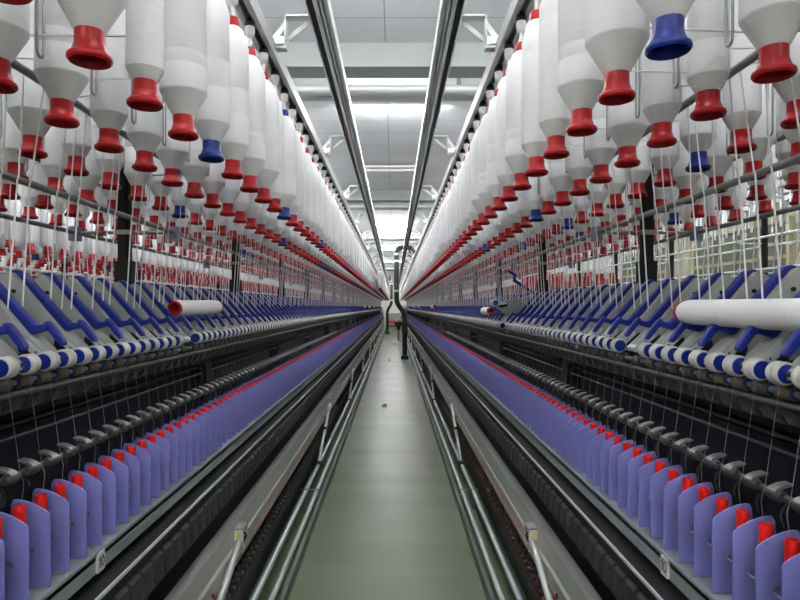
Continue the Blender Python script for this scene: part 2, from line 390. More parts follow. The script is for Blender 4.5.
# ------------------------------------------------------------------ creels
def hooked_holder():
    h = MB(); h.lathe([(0, .122), (.009, .122), (.0145, .116), (.0178, .104), (.0175, .096), (.016, .092), (0, .092)], 14)
    w = MB(); w.lathe([(0, .093), (.0160, .093), (.0162, .072), (.0135, .061), (.008, .056), (.0055, .054), (.0055, -.02), (0, -.02)], 12)
    return h, w
HH, HW = hooked_holder()
def brake_wire():
    b = MB(); w = .011
    pts = [(0, -w, .30), (0, -w, .012)] + [(0, -w * math.cos(t), .012 - w * math.sin(t)) for t in [PI * k / 6 for k in range(1, 6)]] + [(0, w, .012), (0, w, .36)]
    return b.tube(pts, .0026, 6)
BW = brake_wire()
def creel(s, xc, y0, y1, near, label, rows=ROWS, posty=2.30):
    t = thing('creel_frame', label, 'creel', (xc, 0, 0), 'roving creels')
    D = 1 if near else 1
    def U(u): return s * (u - MC)
    # long rails over each row, open below
    for r, u in enumerate(ROWS):
        q = MB(); w = .030
        q.box(U(u) - w, U(u) + w, y0, y1, 2.395, 2.402)
        q.box(U(u) - w, U(u) - w + .020, y0, y1, 2.352, 2.395); q.box(U(u) + w - .020, U(u) + w, y0, y1, 2.352, 2.395)
        q.build('hanger_rail', M['conduit'], t, smooth=False)
    for u, z, r, m in ((ROD_U, ROD_Z, .0085, 'rod'), (2 * MC - ROD_U, ROD_Z, .0085, 'rod'), (UROD_U, UROD_Z, .0095, 'rod'), (2 * MC - UROD_U, UROD_Z, .0095, 'rod')):
        MB().tube([(U(u), y0, z), (U(u), y1, z)], r, 12).build('guide_rod', M[m] if s * xc < 2 else M['alu'], t)
    y = posty - 1.61
    n = 0
    while y < y1:
        if y > y0:
            p = MB(); p.box(-.023, .023, y - .010, y + .010, 1.40, 2.40); p.box(-.034, .034, y - .016, y + .016, 1.40, 1.575)
            p.box(-.010, .010, y - .016, y + .016, 1.58, 2.34)
            po = p.build('post', M['black'], t, smooth=False)
            a = MB(); a.box(-.62, .62, y - .02, y + .02, 2.402, 2.43)
            a.build('top_cross_bar', M['alu'], t, smooth=False)
            if n < 14:
                c = MB(); c.tube([(U(ROD_U + .012), y, ROD_Z), (U(2 * MC - ROD_U - .012), y, ROD_Z)], .0065, 8); c.box(-.03, .03, y - .02, y + .02, ROD_Z - .009, ROD_Z + .009)
                co = c.build('rod_bracket', M['rod'], t)
                for q in (ROD_U, 2 * MC - ROD_U):
                    MB().box(U(q) - .016, U(q) + .016, y - .02, y + .02, ROD_Z - .032, ROD_Z + .022).build('clamp_block', M['lilac'], co, smooth=False)
                c = MB(); c.tube([(U(UROD_U), y, UROD_Z - .012), (U(2 * MC - UROD_U), y, UROD_Z - .012)], .006, 8)
                c.build('upper_rod_bracket', M['alu'], t)
            n += 1
        y += 1.61
    return t
CREEL = {}
for s in (-1, 1):
    t = CREEL[s] = creel(s, CX + s * MC, .2, YB, True, 'grey rail creel on black posts carrying bobbins over the %s spinning frame' % SIDE[s])
    hm = HH.mesh('bobbin_holder', M['black']); wm = HW.mesh('socket', M['whitepl']); bm_ = BW.mesh('brake_wire', M['steel'])
    hs = sorted([c for c in cand if c[0] == s and c[1] in (0, 1) and c[2] > .6], key=lambda c: c[2] * (1, 3)[c[1]])
    for c in hs[:90]:
        h = link('bobbin_holder', hm, t, (c[7] - t.location.x, c[2], ZB + .475 - .022)); link('socket', wm, h)
    q = [c for c in cand if c[0] == s and c not in hs[:90]]
    hp = MB(); hp.mi = 0; hp.lathe([(0, .122), (.016, .114), (.0195, .095), (.016, .083)], 8); hp.mi = 1; hp.lathe([(.0155, .084), (.0135, .061), (.0055, .054), (.0055, -.02)], 8)
    o = np_stuff('far_bobbin_holders', [hp], [(0, c[7] - t.location.x, c[2], ZB + .475 - .022) for c in q], [M['black'], M['whitepl']])
    o.parent = t; stuff(o)
    wr = [c for c in cand if c[0] == s and c[1] in (1, 3)]
    k = 0
    for c in sorted(wr, key=lambda c: c[2]):
        if k < 80: link('brake_wire', bm_, t, (c[7] - t.location.x - s * .012, c[2] - .098, 1.885))
        k += 1
    o = np_stuff('far_brake_wires', [BW], [(0, c[7] - t.location.x - s * .012, c[2] - .098, 1.885) for c in sorted(wr, key=lambda c: c[2])[80:]], [M['steel']])
    o.parent = t; stuff(o)
creel(-1, CX - 3, .5, YB, False, 'next creel beyond the left spinning frame, crowded with red-tubed bobbins')
creel(-1, CX - 5, 2, YB, False, 'creel two frames beyond the left spinning frame, glimpsed between strands')
creel(-1, CX - 7, 4, YB, False, 'farthest creel at the far left side of the hall')
tR = creel(1, CX + 3, .8, YB, False, 'next creel beyond the right spinning frame with bare shiny hangers', posty=3.2)
eh = MB(); eh.lathe([(0, .118), (.02, .11), (.0235, .08), (.0175, .062), (.0165, .034), (.0055, .026), (.0055, -.09), (.010, -.10), (.010, -.15), (0, -.155)], 8)
P = []
for u in ROWS:
    y = 1 + R.random() * .2
    while y < 9.4: P.append((0, (u - MC), y, 2.26 - .022)); y += .21
o = np_stuff('empty_hangers', [eh], P, [M['alu']]); o.parent = tR; stuff(o)

# ------------------------------------------------------------------ spinning frames
PY, PZ = .89, 1.452          # pivot of a drafting arm (u, z)
def arm_poly():
    p = [(-.0365, -.010)]
    for k in range(0, 9):
        a = PI * (1.0 - k / 8 * .55); p.append((-.004 + .0325 * math.cos(a), -.001 + .0325 * math.sin(a)))
    p += [(.007, .0245), (.119, -.1085), (.168, -.156), (.172, -.168), (.158, -.184), (.06, -.184), (-.010, -.12), (-.030, -.045)]
    return p
def lever_poly():
    return [(-.012, .0330), (-.008, .0375), (.003, .0395), (.015, .034), (.128, -.090), (.134, -.0930), (.148, -.0905), (.158, -.088),
            (.158, -.102), (.150, -.105), (.127, -.1115), (.120, -.109), (.005, .0275)]
def tongue_poly():
    return [(.148, -.090), (.152, -.084), (.157, -.083), (.164, -.088), (.180, -.107), (.192, -.125), (.195, -.133), (.192, -.138), (.186, -.137), (.178, -.129), (.162, -.108), (.152, -.099)]
def arm_parts(s):
    f = lambda poly: [(s * (PY - a - MC), PZ + z) for a, z in poly]
    body = MB().prism(f(arm_poly()), -.027, .027)
    toe = MB()
    toe.prism(f([(.122, -.121), (.168, -.158), (.178, -.168), (.174, -.179), (.160, -.176), (.120, -.138)]), -.028, .028)
    slot = MB().prism(f([(.106, -.128), (.118, -.138), (.148, -.168), (.142, -.177), (.122, -.168), (.104, -.144)]), -.0275, .0275)  # black solid stands in for the shade inside the arm's opening
    for a, z in ((.145, -.150), (.160, -.163)): slot.tube([(s * (PY - a - MC), -.0287, PZ + z), (s * (PY - a - MC), .0287, PZ + z)], .0022, 8)
    lev = MB().prism(f(lever_poly()), -.0125, .0125); lev.prism(f(tongue_poly()), -.0090, .0090)
    bolt = MB().tube([(s * (PY - .008 - MC), -.0300, PZ - .014), (s * (PY - .008 - MC), .0300, PZ - .014)], .0052, 10)
    return body, lev, bolt, toe, slot
def bev(me_o, w=.004, seg=2):
    m = me_o.modifiers.new('edge', 'BEVEL'); m.width = w; m.segments = seg; m.limit_method = 'ANGLE'; m.angle_limit = math.radians(50)
def bevmesh(mb, name, m, w, seg=2):
    me = mb.mesh(name, m, smooth=False)
    bm = bmesh.new(); bm.from_mesh(me)
    ed = [e for e in bm.edges if len(e.link_faces) == 2 and e.calc_face_angle() > math.radians(50)]
    bmesh.ops.bevel(bm, geom=ed, offset=w, segments=seg, affect='EDGES', profile=.6, clamp_overlap=True)
    bm.to_mesh(me); bm.free(); me.shade_smooth(); me.set_sharp_from_angle(angle=math.radians(35)); return me

SPY = {-1: 1.155, 1: .99}        # y of one cop
def frange(y0, step, a, b):
    k = math.ceil((a - y0) / step); out = []
    while y0 + k * step < b: out.append(y0 + k * step); k += 1
    return out
FRAME = {}
for s in (-1, 1):
    sd = SIDE[s]
    t = FRAME[s] = thing('ring_spinning_frame', 'long spinning frame %s of the aisle with blue drafting arms and lavender separators' % sd, 'spinning machine', (CX + s * MC, 0, 0), 'spinning frames')
    U = lambda u: s * (u - MC)
    def bx(mb, u0, u1, z0, z1, y0=YA, y1=YB):
        a, b = sorted((U(u0), U(u1))); return mb.box(a, b, y0, y1, z0, z1)
    def rod(name, u, z, r, m, y0=YA, y1=YB, n=10): return MB().tube([(U(u), y0, z), (U(u), y1, z)], r, n).build(name, M[m], t)
    # body
    b = MB(); bx(b, .77, 1.23, .03, .80); bx(b, .86, 1.14, .80, 1.30)
    b.prism([(U(.80), 1.30), (U(.89), 1.405), (U(1.11), 1.405), (U(1.20), 1.30), (U(1.14), 1.17), (U(.86), 1.17)], YA, YB)
    b.build('machine_body', M['dark'], t, smooth=False)
    b = MB(); bx(b, .832, .84, .80, 1.125); b.build('back_panel', M['dark'], t, smooth=False)
    # spindle rail
    b = MB(); bx(b, .604, .78, .735, .772); b.build('spindle_rail', M['blackm'], t, smooth=False)
    b = MB(); bx(b, .598, .604, .772, .779); b.build('rail_edge', M['armedge'], t, smooth=False)
    blk = MB(); blk.prism([(U(.598), .742), (U(.592), .735), (U(.588), .672), (U(.594), .664), (U(.64), .664), (U(.64), .742)], -.0285, .0285)
    bm_ = bevmesh(blk, 'brake_block', M['brake'], .003)
    ys = frange(SPY[s] + .02, .07, .6, YB)
    for y in ys[:100]: link('brake_block', bm_, t, (0, y, 0))
    stuff(blk.rep([(0, y, 0) for y in ys[100:]]).build('far_brake_blocks', M['brake'], t, smooth=False))
    b = MB(); bx(b, .63, .77, .62, .66); b.build('drive_tunnel', M['black'], t, smooth=False)
    # ring rail
    b = MB(); bx(b, .642, .735, .826, .842); bx(b, .642, .650, .796, .842); bx(b, .639, .648, .838, .846)
    b.build('ring_rail', M['ringrail'], t, smooth=False)
    # separators
    sp = [(.650, .845), (.650, .985), (.6515, .990), (.662, .999), (.680, 1.009), (.698, 1.016), (.714, 1.019), (.722, 1.018), (.7265, 1.010), (.728, .99), (.728, .845)]
    sepm = MB().prism([(U(u), z) for u, z in sp], -.002, .002)
    sme = bevmesh(sepm, 'separator', M['lav'], .0009)
    ys = frange(SPY[s] - .035, .07, .75, YB)
    for y in ys[:100]: link('separator', sme, t, (0, y, 0))
    stuff(sepm.rep([(0, y, 0) for y in ys[100:]]).build('far_separators', M['lav'], t, smooth=False))
    # rings / balloon wires and spindles
    rg = MB()
    rg.tube([(U(.689) + .027 * math.cos(a), .027 * math.sin(a), .925) for a in [2 * PI * k / 14 for k in range(13)]], .0014, 5)
    rg.tube([(U(.716), 0, .925), (U(.735), 0, .925), (U(.735), 0, .84)], .0014, 5)
    rgm = rg.mesh('balloon_ring', M['steel'])
    spn = MB().lathe([(0, .70), (.008, .70), (.009, .775), (.0145, .776), (.0145, .800), (.011, .802), (0, .802)], 10, (U(.689), 0, 0))
    spm = spn.mesh('spindle', M['steel'])
    ys = frange(SPY[s], .07, .75, YB); NEAR = ys[:100]
    for y in NEAR: link('balloon_ring', rgm, t, (0, y, 0)); link('spindle', spm, t, (0, y, 0))
    sl = MB().tube([(U(.689), 0, .70), (U(.689), 0, .80)], .011, 6)
    stuff(sl.rep([(0, y, 0) for y in ys[100:]]).build('far_spindles', M['steel'], t))
    # thread guides above the cops
    rod('guide_rail', .712, 1.068, .0065, 'darkgrey')
    g = MB(); g.mi = 0
    g.lathe([(0, -.021), (.0075, -.021), (.0105, -.015), (.0115, 0), (.0105, .015), (.0075, .021), (0, .021)], 12, (U(.706), 0, 1.070), 'y')
    g.mi = 1
    g.prism([(U(.728), 1.091), (U(.712), 1.088), (U(.700), 1.083), (U(.696), 1.078), (U(.702), 1.079), (U(.728), 1.088)], -.014, .008)
    g.mi = 2
    g.tube([(U(.700), .020, 1.072), (U(.690), .026, 1.058), (U(.686), .026, 1.045), (U(.690), .022, 1.028)], .0018, 5)
    gm = g.mesh('thread_guide', [M['guide'], M['guidetab'], M['black']])
    ys = frange(SPY[s], .07, .75, YB)
    for y in ys[:100]: link('thread_guide', gm, t, (0, y, 0))
    g2 = MB().box(*sorted((U(.735), U(.692))), -.02, .02, 1.06, 1.088)
    stuff(g2.rep([(0, y, 0) for y in ys[100:]]).build('far_thread_guides', M['darkgrey'], t, smooth=False))
    # rods, flutes and brackets under the drafting rollers
    rod('support_rod', .79, 1.118, .0036, 'darkgrey'); rod('stop_rod', .805, 1.142, .004, 'darkgrey'); rod('suction_rod', .722, 1.226, .0065, 'darkgrey')
    fl = MB().prism([(U(.728), 1.222), (U(.742), 1.190), (U(.80), 1.165), (U(.83), 1.20), (U(.80), 1.235)], -.026, .006)
    fl.prism([(U(.725), 1.228), (U(.735), 1.205), (U(.77), 1.19), (U(.78), 1.22)], .006, .022)
    flm = bevmesh(fl, 'suction_flute', M['flute'], .003, 1)
    for y in ys[:100]: link('suction_flute', flm, t, (0, y + .02, 0))
    stuff(fl.rep([(0, y + .02, 0) for y in ys[100:]]).build('far_suction_flutes', M['flute'], t, smooth=False))
    b = MB(); bx(b, .775, .86, 1.165, 1.30); b.build('suction_duct', M['black'], t, smooth=False)
    for y in frange(2.30 + .3, 1.61, .5, YB)[:22]:
        q = MB(); a = sorted((U(.77), U(.84)))
        q.box(*a, y - .03, y + .03, 1.00, 1.17); q.box(*sorted((U(.785), U(.80))), y - .045, y + .045, 1.10, 1.135)
        q.tube([(U(.785), y, 1.118), (U(.775), y, 1.118)], .012, 8)
        q.build('rod_bracket', M['blackm'], t, smooth=False)
    # rollers
    rl = MB().lathe([(.0170, -.0165), (.0195, -.0155), (.0214, -.010), (.0212, -.003), (.0200, -.0015), (.0200, .0015), (.0212, .003), (.0214, .010), (.0195, .0155), (.0170, .0165)], 22, (U(.716), 0, 1.283), 'y')
    rlm = rl.mesh('front_roller', M['rubber'])
    rc = MB().lathe([(0, -.0175), (.0165, -.0175), (.0172, -.0165), (.0172, .0165), (.0165, .0175), (0, .0175)], 18, (U(.716), 0, 1.283), 'y')
    rcm = rc.mesh('roller_core', M['blue'])
    arb = MB().tube([(U(.716), -.052, 1.283), (U(.716), .052, 1.283)], .0052, 8).mesh('arbor', M['darkgrey'])
    lo = MB(); lo.mi = 0; lo.lathe([(0, -.022), (.013, -.022), (.0145, -.017), (.0145, .017), (.013, .022), (0, .022)], 12, (U(.735), 0, 1.247), 'y')
    lo.mi = 1; lo.lathe([(0, -.0235), (.0095, -.0235), (.0095, -.0215)], 12, (U(.735), 0, 1.247), 'y')
    lom = lo.mesh('lower_roller', [M['tan'], M['blue']])
    armY = frange(SPY[s] + .035, .14, .62, YB)
    lift = min(range(len(armY)), key=lambda i: abs(armY[i] - 3.62)) if s == 1 else -1
    gap = {min(range(len(armY)), key=lambda i: abs(armY[i] - g)) for g in ((1.725,) if s == 1 else (2.17,))}
    body, lev, bolt, toe, slot = arm_parts(s)
    bme = bevmesh(body, 'drafting_arm', M['arm'], .003); lme = bevmesh(lev, 'pressure_lever', M['lever'], .0035)
    bome = bolt.mesh('bolt', M['black']); tme = toe.mesh('toe_plate', M['armedge'], smooth=False); sme_ = slot.mesh('slot', M['black'], smooth=False)
    near = armY[:70]
    def rolls(y, pa=None):
        for dy in (-.035, .035):
            p = link('front_roller', rlm, t, (0, y + dy, 0)); link('roller_core', rcm, p)
            if dy < 0: link('arbor', arb, p, (0, .035, 0))
            link('lower_roller', lom, t, (0, y + dy + .012, 0))
    for i, y in enumerate(near):
        a = link('drafting_arm', bme, t, (0, y, 0)); l = link('pressure_lever', lme, a); link('bolt', bome, a); link('toe_plate', tme, a); link('slot', sme_, a)
        if i == lift:
            a['label'] = 'raised arm'; pv = Vector((U(PY), 0, PZ))
            def spin(ang): return Matrix.Translation(pv) @ Matrix.Rotation(ang, 4, 'Y') @ Matrix.Translation(-pv)
            a.matrix_local = Matrix.Translation((0, y, 0)) @ spin(s * math.radians(38))
            l.matrix_local = spin(s * math.radians(44))
            for dy in (-.035, .035):
                p = link('front_roller', rlm, a, (0, dy, 0)); p = link('roller_core', rcm, a, (0, dy, 0))
        elif i < 50: 
            if i not in gap: rolls(y)
            else: link('lower_roller', lom, t, (0, y, 0))
    bs = MB(); bs.mi = 0; bs.prism([(U(PY - a), PZ + z) for a, z in arm_poly()], -.027, .027); bs.mi = 1
    for p in (lever_poly(), tongue_poly()): bs.prism([(U(PY - a), PZ + z) for a, z in p], -.0100, .0100)
    bk = MB(); bk.mi = 0; bk.prism([(-U(PY - a), PZ + z) for a, z in arm_poly()], -.029, .029); bk.mi = 1
    bk.prism([(-U(PY - a), PZ + z) for a, z in lever_poly()], -.0100, .0100)
    fa = bs.rep([(0, y, 0) for y in armY[70:]])
    stuff(fa.build('far_drafting_arms', [M['arm'], M['lever']], t, smooth=False))
    stuff(bk.rep([(0, y, 0) for y in armY]).build('rear_drafting_arms', [M['arm'], M['lever']], t, smooth=False))
    rs_ = MB(); rs_.mi = 0; rs_.lathe([(.0165, -.0165), (.0212, -.012), (.0212, .012), (.0165, .0165)], 10, (U(.716), 0, 1.283), 'y'); rs_.mi = 1
    rs_.lathe([(0, -.0172), (.0165, -.0172), (.0165, .0172), (0, .0172)], 10, (U(.716), 0, 1.283), 'y')
    stuff(rs_.rep([(0, y + d, 0) for y in armY[50:] for d in (-.035, .035)]).build('far_front_rollers', [M['rubber'], M['blue']], t))
    stuff(lo.rep([(0, y + d, 0) for y in armY[50:] for d in (-.03, .04)]).build('far_lower_rollers', [M['tan'], M['blue']], t))
    rod('roller_shaft', .735, 1.247, .006, 'steel')
    # end cover
    b = MB(); bx(b, .60, 1.40, .02, 1.55, YB, YB + 1.1); b.build('end_cabinet', M['white'], t, smooth=False)

    # --- doffing beam with its pantograph
    d = thing('doffing_beam', 'brushed steel doffing beam on slanted struts along the %s side of the aisle' % sd, 'beam', (CX + s * .6, 0, 0), 'doffing beams')
    V = lambda u: s * (u - .60)
    q = MB(); q.prism([(V(.600), .543), (V(.642), .543), (V(.642), .37), (V(.612), .362), (V(.600), .366), (V(.600), .438), (V(.592), .446), (V(.592), .452), (V(.600), .460)], YA, YB)
    q.build('beam', M['alu_brushed'], d, smooth=False)
    q = MB().tube([(V(.588), YA, .395), (V(.588), YB, .395)], .0022, 6); q.build('red_cord', M['cord'], d)
    q = MB().tube([(V(.606), YA, .362), (V(.606), YB, .362)], .0022, 6); q.build('lower_red_cord', M['cord'], d)
    k = 0
    for y in (2.38, 5.75, 9.1, 12.5, 15.9, 19.2, 22.6, 26, 29.4, 32.8, 36.1):
        br = MB(); a = sorted((V(.566), V(.602)))
        br.box(*a, y - .004, y + .004, .43, .52); br.box(*a, y + .07, y + .078, .43, .52); br.box(*a, y - .004, y + .078, .512, .52)
        br.box(*sorted((V(.599), V(.603))), y - .10, y + .12, .45, .50)
        bo = br.build('strut_bracket', M['alu_brushed'], d, smooth=False)
        if k == 0:
            pl = MB().box(*sorted((V(.566), V(.602))), y - .006, y - .0045, .475, .518); po = pl.build('warning_plate', M['sticker'], bo, smooth=False)
            tr = MB().prism([(V(.572), .485), (V(.596), .485), (V(.584), .509)], y - .0068, y - .0058); tr.build('warning_triangle', M['yellow'], bo, smooth=False)
        st = MB().tube([(V(.583), y + .037, .48), (V(.583), y - .84, .135)], .0145, 10)
        st.build('strut', M['alu_brushed'], d)
        jt = MB(); jt.tube([(V(.583), y - .90, .118), (V(.583), y - .80, .118)], .022, 10); jt.box(*sorted((V(.57), V(.598))), y - .42, y - .34, .20, .33)
        jt.tube([(V(.583), y + .02, .47), (V(.583), y + .06, .47)], .018, 8)
        jt.build('pivot_joint', M['blackm'], d)
        s2 = MB().tube([(V(.60), y - .30, .40), (V(.60), y + .10, .13)], .008, 8); s2.build('cross_strut', M['darkgrey'], d)
        k += 1
    # --- floor rails
    f = thing('floor_rail', 'low floor rail of two chrome tubes along the %s edge of the aisle' % sd, 'rail', (CX + s * .53, 0, 0), 'floor rails')
    W = lambda u: s * (u - .53)
    MB().box(*sorted((W(.474), W(.496))), YA, YB, 0, .062).build('kerb', M['kerb'], f, smooth=False)
    MB().tube([(W(.510), YA, .108), (W(.510), YB, .108)], .0125, 12).build('outer_tube', M['alu'], f)
    MB().tube([(W(.583), YA, .118), (W(.583), YB, .118)], .0145, 12).build('inner_tube', M['alu'], f)
    for y in (.8, 4.17, 7.53, 10.9, 14.25, 17.6, 21):
        c = MB(); c.box(*sorted((W(.490), W(.62))), y - .012, y + .012, .130, .134); c.box(*sorted((W(.49), W(.53))), y - .015, y + .015, 0, .098); c.box(*sorted((W(.575), W(.591))), y - .015, y + .015, 0, .11)
        c.build('tube_clip', M['steel'], f, smooth=False)
    # --- peg conveyor under the beam
    p = thing('peg_conveyor', 'dark peg conveyor under the %s doffing beam' % sd, 'conveyor', (CX + s * .66, 0, 0), 'peg conveyors')
    Z_ = lambda u: s * (u - .66)
    MB().box(*sorted((Z_(.622), Z_(.70))), YA, YB, .175, .225).box(*sorted((Z_(.67), Z_(.70))), YA, YB, 0, .175).build('conveyor_trough', M['black'], p, smooth=False)
    pg = MB(); pg.mi = 0; pg.lathe([(0, .225), (.020, .225), (.022, .231), (.020, .240), (.010, .244), (.008, .27), (0, .273)], 12, (Z_(.645), 0, 0))
    pm = pg.mesh('peg', M['peg']); rd = MB().lathe([(0, .225), (.004, .225), (.0045, .232), (.003, .236), (0, .237)], 8, (Z_(.6255), .03, 0)); rm = rd.mesh('red_stud', M['red'])
    ys = frange(SPY[s], .07, .8, 30)
    for y in ys[:90]:
        g = link('peg', pm, p, (0, y, 0)); 
        if s == 1: link('red_stud', rm, g)
    # --- number sticker on the ring rail
    yy = 1.372 if s == -1 else 1.345
    st = tag(MB().box(*sorted((CX + s * .6365, CX + s * .6425)), yy - .016, yy + .016, .797, .841).build('number_sticker', M['sticker'], smooth=False),
        'small white number sticker reading 10 on the %s ring rail' % sd, 'sticker')
    xx = CX + s * .6365
    N = lambda q, z: (yy - s * q, z)            # reads correctly from the aisle
    def stroke(mb, poly):
        v = [(xx, *N(q, z)) for q, z in poly] + [(xx - s * .0006, *N(q, z)) for q, z in poly]; n = len(poly)
        mb.add(v, [tuple(range(n)), tuple(range(n, 2 * n))] + [(i, (i + 1) % n, n + (i + 1) % n, n + i) for i in range(n)])
    q = MB(); stroke(q, [(-.0095, .806), (-.0055, .806), (-.0055, .832), (-.0085, .832), (-.0125, .827), (-.0125, .824), (-.0095, .826)])
    q.build('digit_one', M['ink'], st, smooth=False)
    q = MB(); n = 20; v = []
    for k in range(n):
        a = 2 * PI * k / n
        for rr in (1, .55): v += [(xx - dxx, *N(.0055 + .0078 * rr * math.cos(a), .819 + .0135 * (rr if rr == 1 else .70) * math.sin(a))) for dxx in (0, s * .0006)]
    fs = []
    for k in range(n):
        a, b = 4 * k, 4 * ((k + 1) % n)
        for i, j in ((0, 1), (1, 3), (3, 2), (2, 0)): fs.append((a + i, b + i, b + j, a + j))
    q.add(v, fs); q.build('digit_zero', M['ink'], st, smooth=False)

# ------------------------------------------------------------------ cops on the spindles
cop_t = MB().lathe([(0, .802), (.0145, .802), (.0135, .86), (.0112, 1.004), (.0115, 1.012), (.0105, 1.017), (.0072, 1.017), (.0062, 1.008), (0, 1.008)], 16).mesh('cop_tube', M['redtip'])
cop_y = MB().lathe([(.0140, .806), (.0190, .812), (.0195, .828), (.0135, .866)], 16).mesh('wound_yarn', M['yarnfar'])
def yarn_end(s):
    return MB().tube([(s * -.003, 0, 1.012), (s * -.001, .012, 1.055), (s * .008, .014, 1.085), (s * .028, .004, 1.268)], .0004, 4, caps=False).mesh('yarn_end', M['thread'], fix=False)
FC = MB(); FC.mi = 0; FC.lathe([(.0135, .86), (.0115, 1.005), (0, 1.013)], 8); FC.mi = 1; FC.lathe([(.0190, .81), (.0135, .866)], 8)
for s in (-1, 1):
    ye = yarn_end(s); ys = [y for y in frange(SPY[s], .07, .75, YB)]
    vis = [y for y in ys if 0 - 12 < px(CX + s * .689, y, 1)[0] < 812 and px(0, y, 1.0)[1] < 606]
    x = CX + s * .689
    for i, y in enumerate(vis[:150]):
        if i < 20: lb = 'red cop tube on its spindle, %s from the camera in the %s row' % (ORD[i], SIDE[s])
        else: lb = 'red cop tube past the twentieth in the spindle row on the %s' % SIDE[s]
        o = thing('cop', lb, 'cop', (x, y, 0), 'red cops in the spindle row on the %s' % SIDE[s])
        link('cop_tube', cop_t, o); link('wound_yarn', cop_y, o); link('yarn_end', ye, o)
    far = [y for y in ys if y not in vis[:150]]
    tag(np_stuff('cops_massed', [FC], [(0, x, y, 0) for y in far], [M['redtip'], M['yarnfar']]), 'massed far red cop tips vanishing along the %s spinning frame' % SIDE[s], 'cops', kind='stuff')

# ------------------------------------------------------------------ neighbouring frames, seen only between strands
for xc, lb, y0 in ((CX - 3, 'next spinning frame beyond the left one, mostly hidden', .5), (CX - 5, 'spinning frame two beyond the left one, mostly hidden', 2), (CX - 7, 'farthest spinning frame at the far left, mostly hidden', 4),
                   (CX + 3, 'next spinning frame beyond the right one, mostly hidden', .8)):
    t = thing('ring_spinning_frame', lb, 'spinning machine', (xc, 0, 0), 'spinning frames')
    MB().prism([(-.40, .03), (-.40, .75), (-.16, .8), (-.14, 1.17), (-.2, 1.30), (-.11, 1.405), (.11, 1.405), (.2, 1.30), (.14, 1.17), (.16, .8), (.40, .75), (.40, .03)], y0, YB).build('machine_body', M['dark'], t, smooth=False)
    bs = MB()
    for k in (-1, 1):
        bs.mi = 0; bs.prism([(k * (PY - a - MC), PZ + z) for a, z in arm_poly()], -.029, .029); bs.mi = 1; bs.prism([(k * (PY - a - MC), PZ + z) for a, z in lever_poly()], -.024, .024)
    stuff(bs.rep([(0, y, 0) for y in frange(y0 + .1, .14, y0, 28)]).build('massed_drafting_arms', [M['arm'], M['lever']], t, smooth=False))

# ------------------------------------------------------------------ bobbins laid on the drafting arms
def lying(p0, p1, r, lb):
    a, b = Vector(p0), Vector(p1); d = b - a; L = d.length
    t = thing('roving_bobbin', lb, 'bobbin', a, 'bobbins lying on the drafting arms')
    t.rotation_euler = d.to_track_quat('Z', 'Y').to_euler()
    k = r / .030
    MB().lathe([(0, .05), (.015 * k, .05), (.017 * k, .004), (.020 * k, 0), (.026 * k, .001), (.0275 * k, .006), (.0265 * k, .013), (.020 * k, .018), (.019 * k, .06), (.019 * k, L - .04),
                (.020 * k, L - .012), (.0265 * k, L - .009), (.027 * k, L - .004), (.025 * k, L), (.017 * k, L), (.015 * k, L - .02), (0, L - .02)], 22).build('spool_tube', M['red'], t)
    MB().lathe([(.0195 * k, .010), (.026 * k, .016), (.029 * k, .028), (.030 * k, .05), (.0304 * k, L * .3), (.030 * k, L * .32), (.0302 * k, L - .05), (.029 * k, L - .028), (.026 * k, L - .016), (.0195 * k, L - .011)], 26).build('wound_roving', M['yarn'], t)
lying((CX + .745, .86, 1.385), (CX + .742, 1.475, 1.388), .0295, 'large white roving bobbin lying across blue levers at the near right')
lying((CX - .775, 2.20, 1.396), (CX - .742, 2.64, 1.399), .030, 'white roving bobbin lying on blue levers, nearest on the left frame')
lying((CX + .672, 3.98, 1.374), (CX + .665, 4.25, 1.374), .026, 'short white bobbin lying beside the raised arm on the right frame')
for x, y, lb in ((.75, 10.2, 'far small bobbin lying on the right frame levers, nearest beyond the raised arm'), (.75, 15.5, 'second small bobbin lying on the right frame beyond the raised arm'), (.75, 19.5, 'farthest small bobbin lying on the right frame levers'),
                 (-.75, 14.6, 'far small bobbin on the left frame levers, nearer of the distant group'), (-.75, 17.4, 'middle small bobbin of the distant group lying on the left frame'), (-.75, 21.5, 'farthest small bobbin of the distant group lying on the left frame')):
    lying((CX + x * .97, y, 1.408), (CX + x * .94, y + .45, 1.408), .034, lb)

# ------------------------------------------------------------------ overhead tracks with brackets
for s in (-1, 1):
    t = thing('overhead_track', 'long aluminium overhead track above the %s side of the aisle' % SIDE[s], 'track', (CX + s * .245, 0, 2.48), 'overhead tracks')
    y0, y1 = -.6, YB
    q = MB(); a = s
    def bb(x0, x1, z0, z1): q.box(*sorted((a * x0, a * x1)), y0, y1, z0, z1)
    bb(-.042, .012, .022, .050); bb(-.042, -.030, .0, .022); bb(-.018, -.012, .004, .022); bb(-.004, .012, .002, .022)
    q.build('rail_profile', M['alu'], t, smooth=False)
    q = MB(); bb(.012, .035, .014, .050); bb(.017, .026, .006, .014); q.build('conductor_rail', M['black'], t, smooth=False)
    q = MB(); bb(.035, .041, .002, .052); q.build('outer_web', M['alu'], t, smooth=False)
    y = 2.30 - 1.61
    while y < YB - 1:
        z = -2.48
        b = MB(); V = lambda u: s * (u - .245)
        b.box(*sorted((V(.255), V(.385))), y - .02, y + .02, .026, .034)
        b.box(*sorted((V(.379), V(.385))), y - .02, y + .02, -.095, .034)
        b.box(*sorted((V(.385), V(.49))), y - .02, y + .02, -.095, -.087)
        def diag(p, q_, w):
            (x0, z0), (x1, z1) = p, q_
            b.prism([(V(x0), z0), (V(x0) , z0 - w), (V(x1), z1 - w), (V(x1), z1)], y + .012, y + .018)
        diag((.384, .030), (.460, -.066), .034); diag((.30, .026), (.383, -.040), .022)
        b.build('track_bracket', M['bracket'], t, smooth=False)
        y += 1.61
